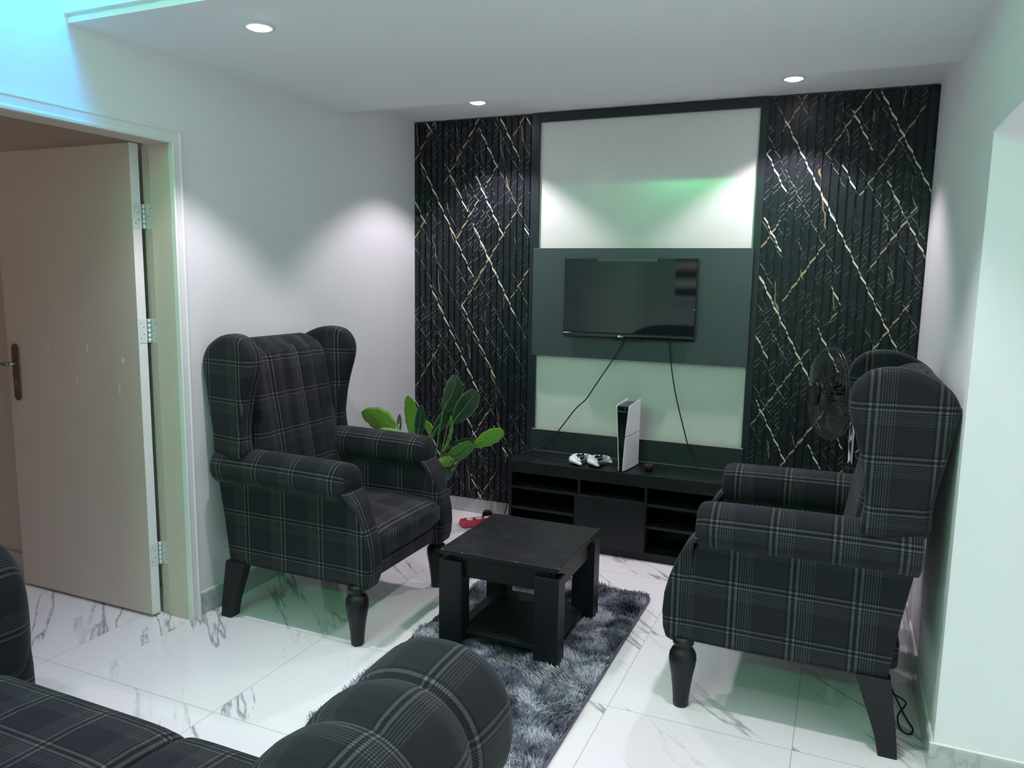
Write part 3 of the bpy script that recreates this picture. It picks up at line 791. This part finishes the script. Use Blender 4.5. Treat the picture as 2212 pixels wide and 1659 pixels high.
# ------------------------------------------------------------------ coffee table
t = thing('coffee_table', 'square black wooden coffee table with low shelf, standing on the grey rug', 'coffee table', (-1.15, 2.812, .012))
tw, td = .25, .257
G().box(-tw, tw, -td, td, .374, .392).mk('tabletop', 'blackwood_top', t, bevel=.0015)
for x, y in ((.2465, -.2535), (-.15, -.2565), (-.235, -.2565), (.08, -.2565), (-.2495, .02)):
    G().box(x-.0028, x+.0028, y-.0022, y+.0022, .3905, .3925).mk('edge_chip', 'edgewood', t)
g = G().box(-.205, .205, -.232, -.214, .285, .374).box(-.205, .205, .214, .232, .285, .374).box(-.228, -.210, -.232, .232, .285, .374).box(.210, .228, -.232, .232, .285, .374)
g.mk('apron', 'blackwood_clean', t, bevel=.001)
for sx in (-1, 1):
    for sy in (-1, 1):
        x0, x1 = (sx*.153, sx*.251) if sx > 0 else (-.251, -.153)
        y0, y1 = (.185, .258) if sy > 0 else (-.258, -.185)
        G().box(x0, x1, y0, y1, 0, .350).mk('leg', 'blackwood_clean', t, bevel=.0015)
G().box(-.215, .215, -.225, .225, .040, .058).mk('lower_shelf', 'blackwood_top', t, bevel=.0015)

# ------------------------------------------------------------------ rug
RX0, RX1, RY0, RY1 = -1.53, -.735, 1.88, 3.40
rug = thing('shaggy_rug', 'shaggy grey rug under the coffee table', 'rug', ((RX0+RX1)/2, (RY0+RY1)/2, 0))
a, b_ = (RX1-RX0)/2, (RY1-RY0)/2
pl_ = []
for sx, sy, a0 in ((1, 1, 0), (-1, 1, 90), (-1, -1, 180), (1, -1, 270)):
    for k in range(6):
        tt = math.radians(a0+k*18); pl_.append((sx*(a-.05)+.05*math.cos(tt), sy*(b_-.05)+.05*math.sin(tt)))
v, f = plate(pl_, 0.0005, .010, .003, lambda x, y, z: (x, y, z), 2); o = mesh('backing', v, f, 'rugback', rug); fixn(o)
rnd = random.Random(11)
V_, F_, UV_ = [], [], []
ox, oy = rug.location.x, rug.location.y
tabs = [(-1.401, -1.303, 2.554, 2.627), (-.997, -.899, 2.554, 2.627), (-1.401, -1.303, 2.997, 3.070), (-.997, -.899, 2.997, 3.070)]
NB = 46000
for i in range(NB):
    x = rnd.uniform(-a+.004, a-.004); y = rnd.uniform(-b_+.004, b_-.004)
    if abs(x) > a-.05 and abs(y) > b_-.05 and math.hypot(abs(x)-a+.05, abs(y)-b_+.05) > .05: continue
    X, Y = x+ox, y+oy
    if any(q[0]-.002 < X < q[1]+.002 and q[2]-.002 < Y < q[3]+.002 for q in tabs): continue
    n1 = noise.noise(Vector((X*5, Y*5, 1.3))); n2 = noise.noise(Vector((X*9, Y*9, 7.7)))
    ang = n1*5+rnd.gauss(0, .55)+2.2
    # tufts clump
    ln = rnd.uniform(.028, .044)*(1+.3*n2)
    lean = .55+.35*n2+rnd.gauss(0, .12)
    if abs(x) > a-.03 or abs(y) > b_-.03: ln *= .72
    under = -1.375 < X < -.925 and 2.58 < Y < 3.04
    if under: ln = min(ln, .030)
    dx, dy = math.cos(ang), math.sin(ang)
    wv = rnd.uniform(.0011, .0022)
    px, py = -dy*wv, dx*wv
    dirn = Vector((dx*math.sin(lean), dy*math.sin(lean), math.cos(lean)))
    d2 = Vector((dx*math.sin(lean+.6), dy*math.sin(lean+.6), math.cos(lean+.6)))
    p0 = Vector((x, y, .008)); p1 = p0+dirn*ln*.55; p2 = p1+d2*ln*.45
    b = len(V_)
    V_ += [(p0.x-px, p0.y-py, p0.z), (p0.x+px, p0.y+py, p0.z), (p1.x-px, p1.y-py, p1.z), (p1.x+px, p1.y+py, p1.z), tuple(p2)]
    F_ += [(b, b+1, b+3, b+2), (b+2, b+3, b+4)]
me = bpy.data.meshes.new('pile'); me.from_pydata(V_, [], F_); me.update(); me.materials.append(M['pile'])
po = bpy.data.objects.new('pile', me); add(po, rug); po['kind'] = 'stuff'
v, f, uv = tube([(a+.001, y_, .009+.001*math.sin(y_*40)) for y_ in [-b_+.06+k*(2*b_-.12)/20 for k in range(21)]], .003, 6); mesh('edge_binding', v, f, 'rugback', rug, smooth=True)

# ------------------------------------------------------------------ sofa in the foreground; local x across, y forward
sofa = thing('plaid_sofa', 'black plaid two seat sofa in the foreground, facing the television', 'sofa', (-1.41, .40, 0))
SA = .69    # arm centre offset
g = G().box(-.56, .56, .06, .80, .12, .30); g.mk('seat_base', 'plaid', sofa, bevel=.02, seg=3)
for s in (-1, 1):
    secs = []
    xc = .335 if s > 0 else -.265; hx_ = .265 if s > 0 else .335
    for y, k, dz in ((.10, .9, 0), (.13, 1, .0), (.3, 1, .012), (.5, 1, .014), (.70, 1, .008), (.785, 1, -.002), (.818, .985, -.014), (.832, .93, -.026)):
        top, bot = .425+dz, .29
        secs.append(ring((xc, y, (top+bot)/2), (1, 0, 0), (0, 0, 1), hx_*(.975+.025*k), (top-bot)/2*k, 56, 0, 7))
    v, f, uv = loft(secs); o = mesh('seat_cushion', v, f, 'plaid', sofa, smooth=True); fixn(o); boxuv(o.data)
    # gathered roll arm
    secs = []
    seams = [.17, .33, .49, .645, .805]
    yend = 1.03 if s > 0 else .98
    ys = [0.02+k*(yend-.02)/64 for k in range(65)]
    ext = []
    for y in ys:
        q = min(abs(y-sm) for sm in seams)
        dip = .013*math.exp(-(q/.010)**2)+.010*math.exp(-(q/.045)**2)
        e = max(0, (y-(yend-.085))/.085); er = math.sqrt(max(0, 1-e*e))*.999+.001
        ext.append((y, (.168-dip)*(.30+.70*er), (.168-dip)*(.30+.70*er)))
    for y, ra, rb in ext:
        if s > 0: secs.append(ring((SA-.018, y, .535), (s, 0, 0), (0, 0, 1), ra, rb, 44, -PI/2, 2.15))
        else: secs.append(ring((-SA-.09, y, .485), (s, 0, 0), (0, 0, 1), ra, rb*1.46, 44, -PI/2, 2.6))
    v, f, uv = loft(secs); arm = mesh('arm', v, f, 'plaid', sofa, uvs=uv, smooth=True); fixn(arm)
    pf = catmull([Vector(p) for p in ((.02, .12, 0), (.02, .5, 0), (.3, .56, 0), (.75, .57, 0), (yend-.10, .55, 0), (yend-.035, .46, 0), (yend-.02, .30, 0), (yend-.035, .18, 0), (yend-.09, .12, 0), (.5, .118, 0))], 3)
    v, f = plate([(p.x, p.y) for p in pf], s*SA-(.12 if s > 0 else .13), s*SA+(.12 if s > 0 else .06), .03, lambda a, b, c: (c, a, b), 4)
    o = mesh('arm_panel', v, f, 'plaid', arm, smooth=True); fixn(o); boxuv(o.data)
    for yy in (.08, .80):
        v, f, uv = lathe([(.020, 0), (.030, .06), (.038, .10), (.034, .125)], (s*.66, yy, 0), 20); mesh('leg', v, f, 'legblack', sofa, smooth=True)
secs = []
for k in range(33):
    x = -.80+1.60*k/32
    tp = .80+.22/(1+math.exp(-(x+.60)/.09))-(.26/(1+math.exp(-(x-.19)/.04)))-(.10 if k in (0, 32) else 0)-(.03 if k in (1, 31) else 0)
    hy = .10 if 0 < k < 32 else .06
    secs.append(ring((x, .03, (tp+.16)/2), (0, 1, 0), (0, 0, 1), hy, (tp-.16)/2, 36, 0, 4))
v, f, uv = loft(secs); o = mesh('backrest', v, f, 'plaid', sofa, smooth=True); fixn(o); boxuv(o.data)

# ------------------------------------------------------------------ plant
pb = Vector((-2.08, 3.66, 0))
plant = thing('potted_plant', 'leafy green potted plant behind the left armchair', 'plant', tuple(pb))
v, f, uv = lathe([(.085, 0), (.09, .004), (.115, .20), (.122, .21), (.122, .23), (.110, .23), (.105, .20), (.001, .195)], n=32); mesh('pot', v, f, 'pot', plant, smooth=True)
KF, KC = 1659.16, (1106, 829.5)
def back(px, py, Y):      # measured outline position -> point at depth Y
    d = cf*KF+cr*(px-KC[0])-cu*(py-KC[1]); return Vector((0, 0, 1.466))+d*(Y/d.y)
def leaf(bx, by, tx, ty, wid, mat, Yb=3.66, Yt=3.62, bend=.02, roll=0):
    s = 4.367
    B = back(760+bx/s, 780+by/s, Yb)-pb; T = back(760+tx/s, 780+ty/s, Yt)-pb
    ax = (T-B); L = ax.length; ax.normalize()
    sd = ax.cross(Vector((0, 1, 0))).normalized()
    sd = (Matrix.Rotation(roll, 3, ax) @ sd); nr = sd.cross(ax)
    n, mw = 16, 6; vv, ff, uu = [], [], []
    for j in range(n+1):
        t_ = j/n; wd = wid/2*(math.sin(PI*min(1, t_*.93+.05))**.62)*(1 if t_ < .97 else .6)
        if j == n: wd *= .35
        wd *= 1+.05*math.sin(t_*23)
        for i in range(mw+1):
            q = i/mw*2-1
            p = B+ax*L*t_+sd*wd*q+nr*(bend*math.sin(PI*t_)+.18*wd*abs(q)+.004*math.sin(t_*40+q*3)*abs(q))
            vv.append(p)
    for j in range(n):
        for i in range(mw):
            a_ = j*(mw+1)+i; ff.append([a_, a_+1, a_+mw+2, a_+mw+1]); uu.append([(i/mw, j/n), ((i+1)/mw, j/n), ((i+1)/mw, (j+1)/n), (i/mw, (j+1)/n)])
    o = mesh('leaf', vv, ff, mat, plant, uvs=uu, smooth=True)
    sm = o.modifiers.new('solid', 'SOLIDIFY'); sm.thickness = .0012
    root = Vector((B.x*.12, B.y*.3, .20))
    mid = root.lerp(B, .6)+Vector((0, 0, .03))
    v2, f2, u2 = tube([root, mid, B, B+ax*L*.3+nr*bend*.6], .004, 8, [.005, .0045, .004, .0035, .003], 4)
    mesh('stem', v2, f2, 'stem', o, smooth=True)
leaf(410, 640, 92, 480, .135, 'leafbright', 3.60, 3.56, .012, 0)
leaf(520, 700, 262, 640, .045, 'leafbright', 3.55, 3.50, .01, .5)
leaf(575, 720, 528, 325, .088, 'leafbright', 3.66, 3.62, .015, .1)
leaf(620, 730, 655, 415, .060, 'leafdark', 3.58, 3.55, .01, .3)
leaf(760, 720, 672, 560, .060, 'leafbright', 3.72, 3.74, .01, -.2)
leaf(862, 470, 990, 140, .128, 'leafdark', 3.62, 3.55, .02, -.15)
leaf(965, 575, 1180, 280, .108, 'leafdark', 3.58, 3.50, .02, .25)
leaf(760, 700, 985, 370, .068, 'leafdark', 3.68, 3.66, .01, .2)
leaf(935, 520, 850, 860, .040, 'leafmid', 3.64, 3.56, .02, .6)
leaf(1155, 800, 1435, 655, .080, 'leafbright', 3.56, 3.46, .012, .1)
leaf(880, 835, 1165, 735, .035, 'leafdark', 3.66, 3.62, .015, .5)
leaf(865, 935, 1130, 765, .066, 'leafmid', 3.60, 3.54, .012, -.1)
leaf(930, 960, 1170, 780, .050, 'leafmid', 3.56, 3.50, .012, .2)
leaf(960, 945, 800, 955, .060, 'leafbright', 3.50, 3.50, .015, .2)
leaf(870, 950, 885, 1145, .066, 'leafdark', 3.52, 3.47, .02, .3)
leaf(450, 660, 452, 500, .030, 'leafdark', 3.80, 3.86, .01, .9)

# ------------------------------------------------------------------ pedestal fan
fan = thing('pedestal_fan', 'black pedestal fan with chrome pole behind the right armchair', 'fan', (.062, 3.62, 0))
v, f, uv = lathe([(.19, 0), (.195, .008), (.18, .022), (.05, .035), (.032, .06), (.030, .09)], n=40); mesh('base', v, f, 'black', fan, smooth=True)
v, f, uv = lathe([(.016, .06), (.016, .60)], n=20); mesh('lower_pole', v, f, 'steel', fan, smooth=True)
v, f, uv = lathe([(.021, .585), (.023, .60), (.023, .655), (.018, .665)], n=20); mesh('collar', v, f, 'black', fan, smooth=True)
v, f, uv = lathe([(.011, .65), (.011, .895)], n=20); mesh('pole', v, f, 'chrome', fan, smooth=True)
G().box(-.022, .03, -.014, .014, .895, .935).mk('bracket', 'chrome', fan, bevel=.004)
Hc = Vector((0, 0, .985)); fd = Vector((-.93, -.36, .02)).normalized()     # facing direction
fa = fd.cross(Vector((0, 0, 1))).normalized(); fb = fa.cross(fd)
def dring(off, r, tr, n=48):
    P = ring(Hc+fd*off, fa, fb, r, r, n); secs = []
    for i in range(n+1):
        p = P[i % n]; rad = (p-(Hc+fd*off)).normalized(); secs.append(ring(p, rad, fd, tr, tr, 6))
    return loft(secs, True, False)
secs = [ring(Hc+fd*o_, fa, fb, r, r, 28) for o_, r in ((-.075, .012), (-.072, .034), (-.03, .046), (.035, .048), (.045, .040), (.05, .012))]
v, f, uv = loft(secs); o = mesh('motor', v, f, 'black', fan, smooth=True); fixn(o)
R_ = .200; FO = .115
cg = G()
for off, r in ((FO, R_), (FO-.012, R_+.002), (FO+.046, .10), (FO-.045, .11)): cg.join(dring(off, r, .0024 if r > .15 else .0016))
for k in range(72):
    th = 2*PI*k/72; rd = fa*math.cos(th)+fb*math.sin(th)
    cg.join(tube([Hc+fd*(FO+.052)+rd*.045, Hc+fd*(FO+.05)+rd*.10, Hc+fd*(FO+.038)+rd*.155, Hc+fd*(FO+.02)+rd*.188, Hc+fd*FO+rd*R_], .00085, 5, None, 2))
    cg.join(tube([Hc+fd*(.035)+rd*.045, Hc+fd*(.04)+rd*.11, Hc+fd*(.06)+rd*.17, Hc+fd*(FO-.03)+rd*.195, Hc+fd*(FO-.01)+rd*R_], .00085, 5, None, 2))
cg.mk('guard', 'guard', fan, smooth=True)
v, f, uv = loft([ring(Hc+fd*o_, fa, fb, r, r, 28) for o_, r in ((FO+.050, .050), (FO+.060, .050), (FO+.064, .042))]); o = mesh('guard_badge', v, f, 'black', fan, smooth=True); fixn(o)
v, f, uv = loft([ring(Hc+fd*o_, fa, fb, r, r, 24) for o_, r in ((.05, .010), (.058, .030), (.10, .028), (.108, .010))]); o = mesh('hub', v, f, 'black', fan, smooth=True); fixn(o)
for k in range(5):
    th0 = 2*PI*k/5+.5; vv, ff = [], []
    for j in range(9):
        r = .026+.150*j/8; hw_ = (.30+.62*math.sin(PI*min(1, j/8*.8+.12)))*.55
        for i in range(7):
            q = i/6*2-1; th = th0+q*hw_+.25*j/8
            vv.append(Hc+fd*(.082+.022*q)+(fa*math.cos(th)+fb*math.sin(th))*r)
    for j in range(8):
        for i in range(6): a_ = j*7+i; ff.append([a_, a_+1, a_+8, a_+7])
    o = mesh('blade', vv, ff, 'blade', fan, smooth=True); sm = o.modifiers.new('s', 'SOLIDIFY'); sm.thickness = .0015

# small black adapter and its looped lead behind the right armchair
t = thing('power_adapter', 'small black adapter standing on the floor behind the right armchair', 'adapter', (.232, 3.27, 0))
G().box(-.032, .032, -.045, .045, 0, .20).mk('adapter_body', 'black', t, bevel=.006)
G().box(-.020, .020, -.0465, -.044, .03, .17).mk('face_plate', 'glossblack', t, bevel=.0006)
cable('adapter_cable', [(.225, 3.13, .02), (.245, 2.98, .010), (.262, 2.86, .012), (.285, 2.76, .006), (.300, 2.70, .005), (.285, 2.665, .005), (.262, 2.69, .005), (.258, 2.76, .012), (.285, 2.82, .03), (.262, 2.88, .02), (.232, 2.93, .006)], .0028, 'thin black lead looped on the floor behind the right armchair')

# ------------------------------------------------------------------ ceiling downlights
def downlight(x, y, z, label):
    t = thing('ceiling_downlight', label, 'ceiling light', (x, y, z), 0, 'round recessed ceiling downlights')
    v, f, uv = loft([ring((0, 0, zz), (1, 0, 0), (0, 1, 0), r, r, 36) for r, zz in ((.052, 0), (.050, -.005), (.040, -.006), (.037, -.002), (.037, -.0005))]); o = mesh('trim_ring', v, f, 'trim', t, smooth=True)
    v, f, uv = loft([ring((0, 0, zz), (1, 0, 0), (0, 1, 0), r, r, 36) for r, zz in ((.036, -.001), (.036, -.004), (.028, -.010), (.010, -.013))]); mesh('lens', v, f, 'lamp', t, smooth=True)
    l = bpy.data.lights.new('downlight_beam', 'SPOT'); l.energy = L_SPOT; l.spot_size = math.radians(108); l.spot_blend = .38; l.shadow_soft_size = .03; l.color = (1, .90, .99)
    lo = bpy.data.objects.new('downlight_beam', l); lo.location = (0, 0, -.02); add(lo, t)
    return t
downlight(-1.88, 2.162, CEIL1, 'lit round downlight nearest the doorway, in the lowered ceiling')
downlight(-1.868, 3.817, CEIL2, 'lit round downlight above the left fluted panel')
downlight(-.289, 3.862, CEIL2, 'lit round downlight above the right fluted panel')
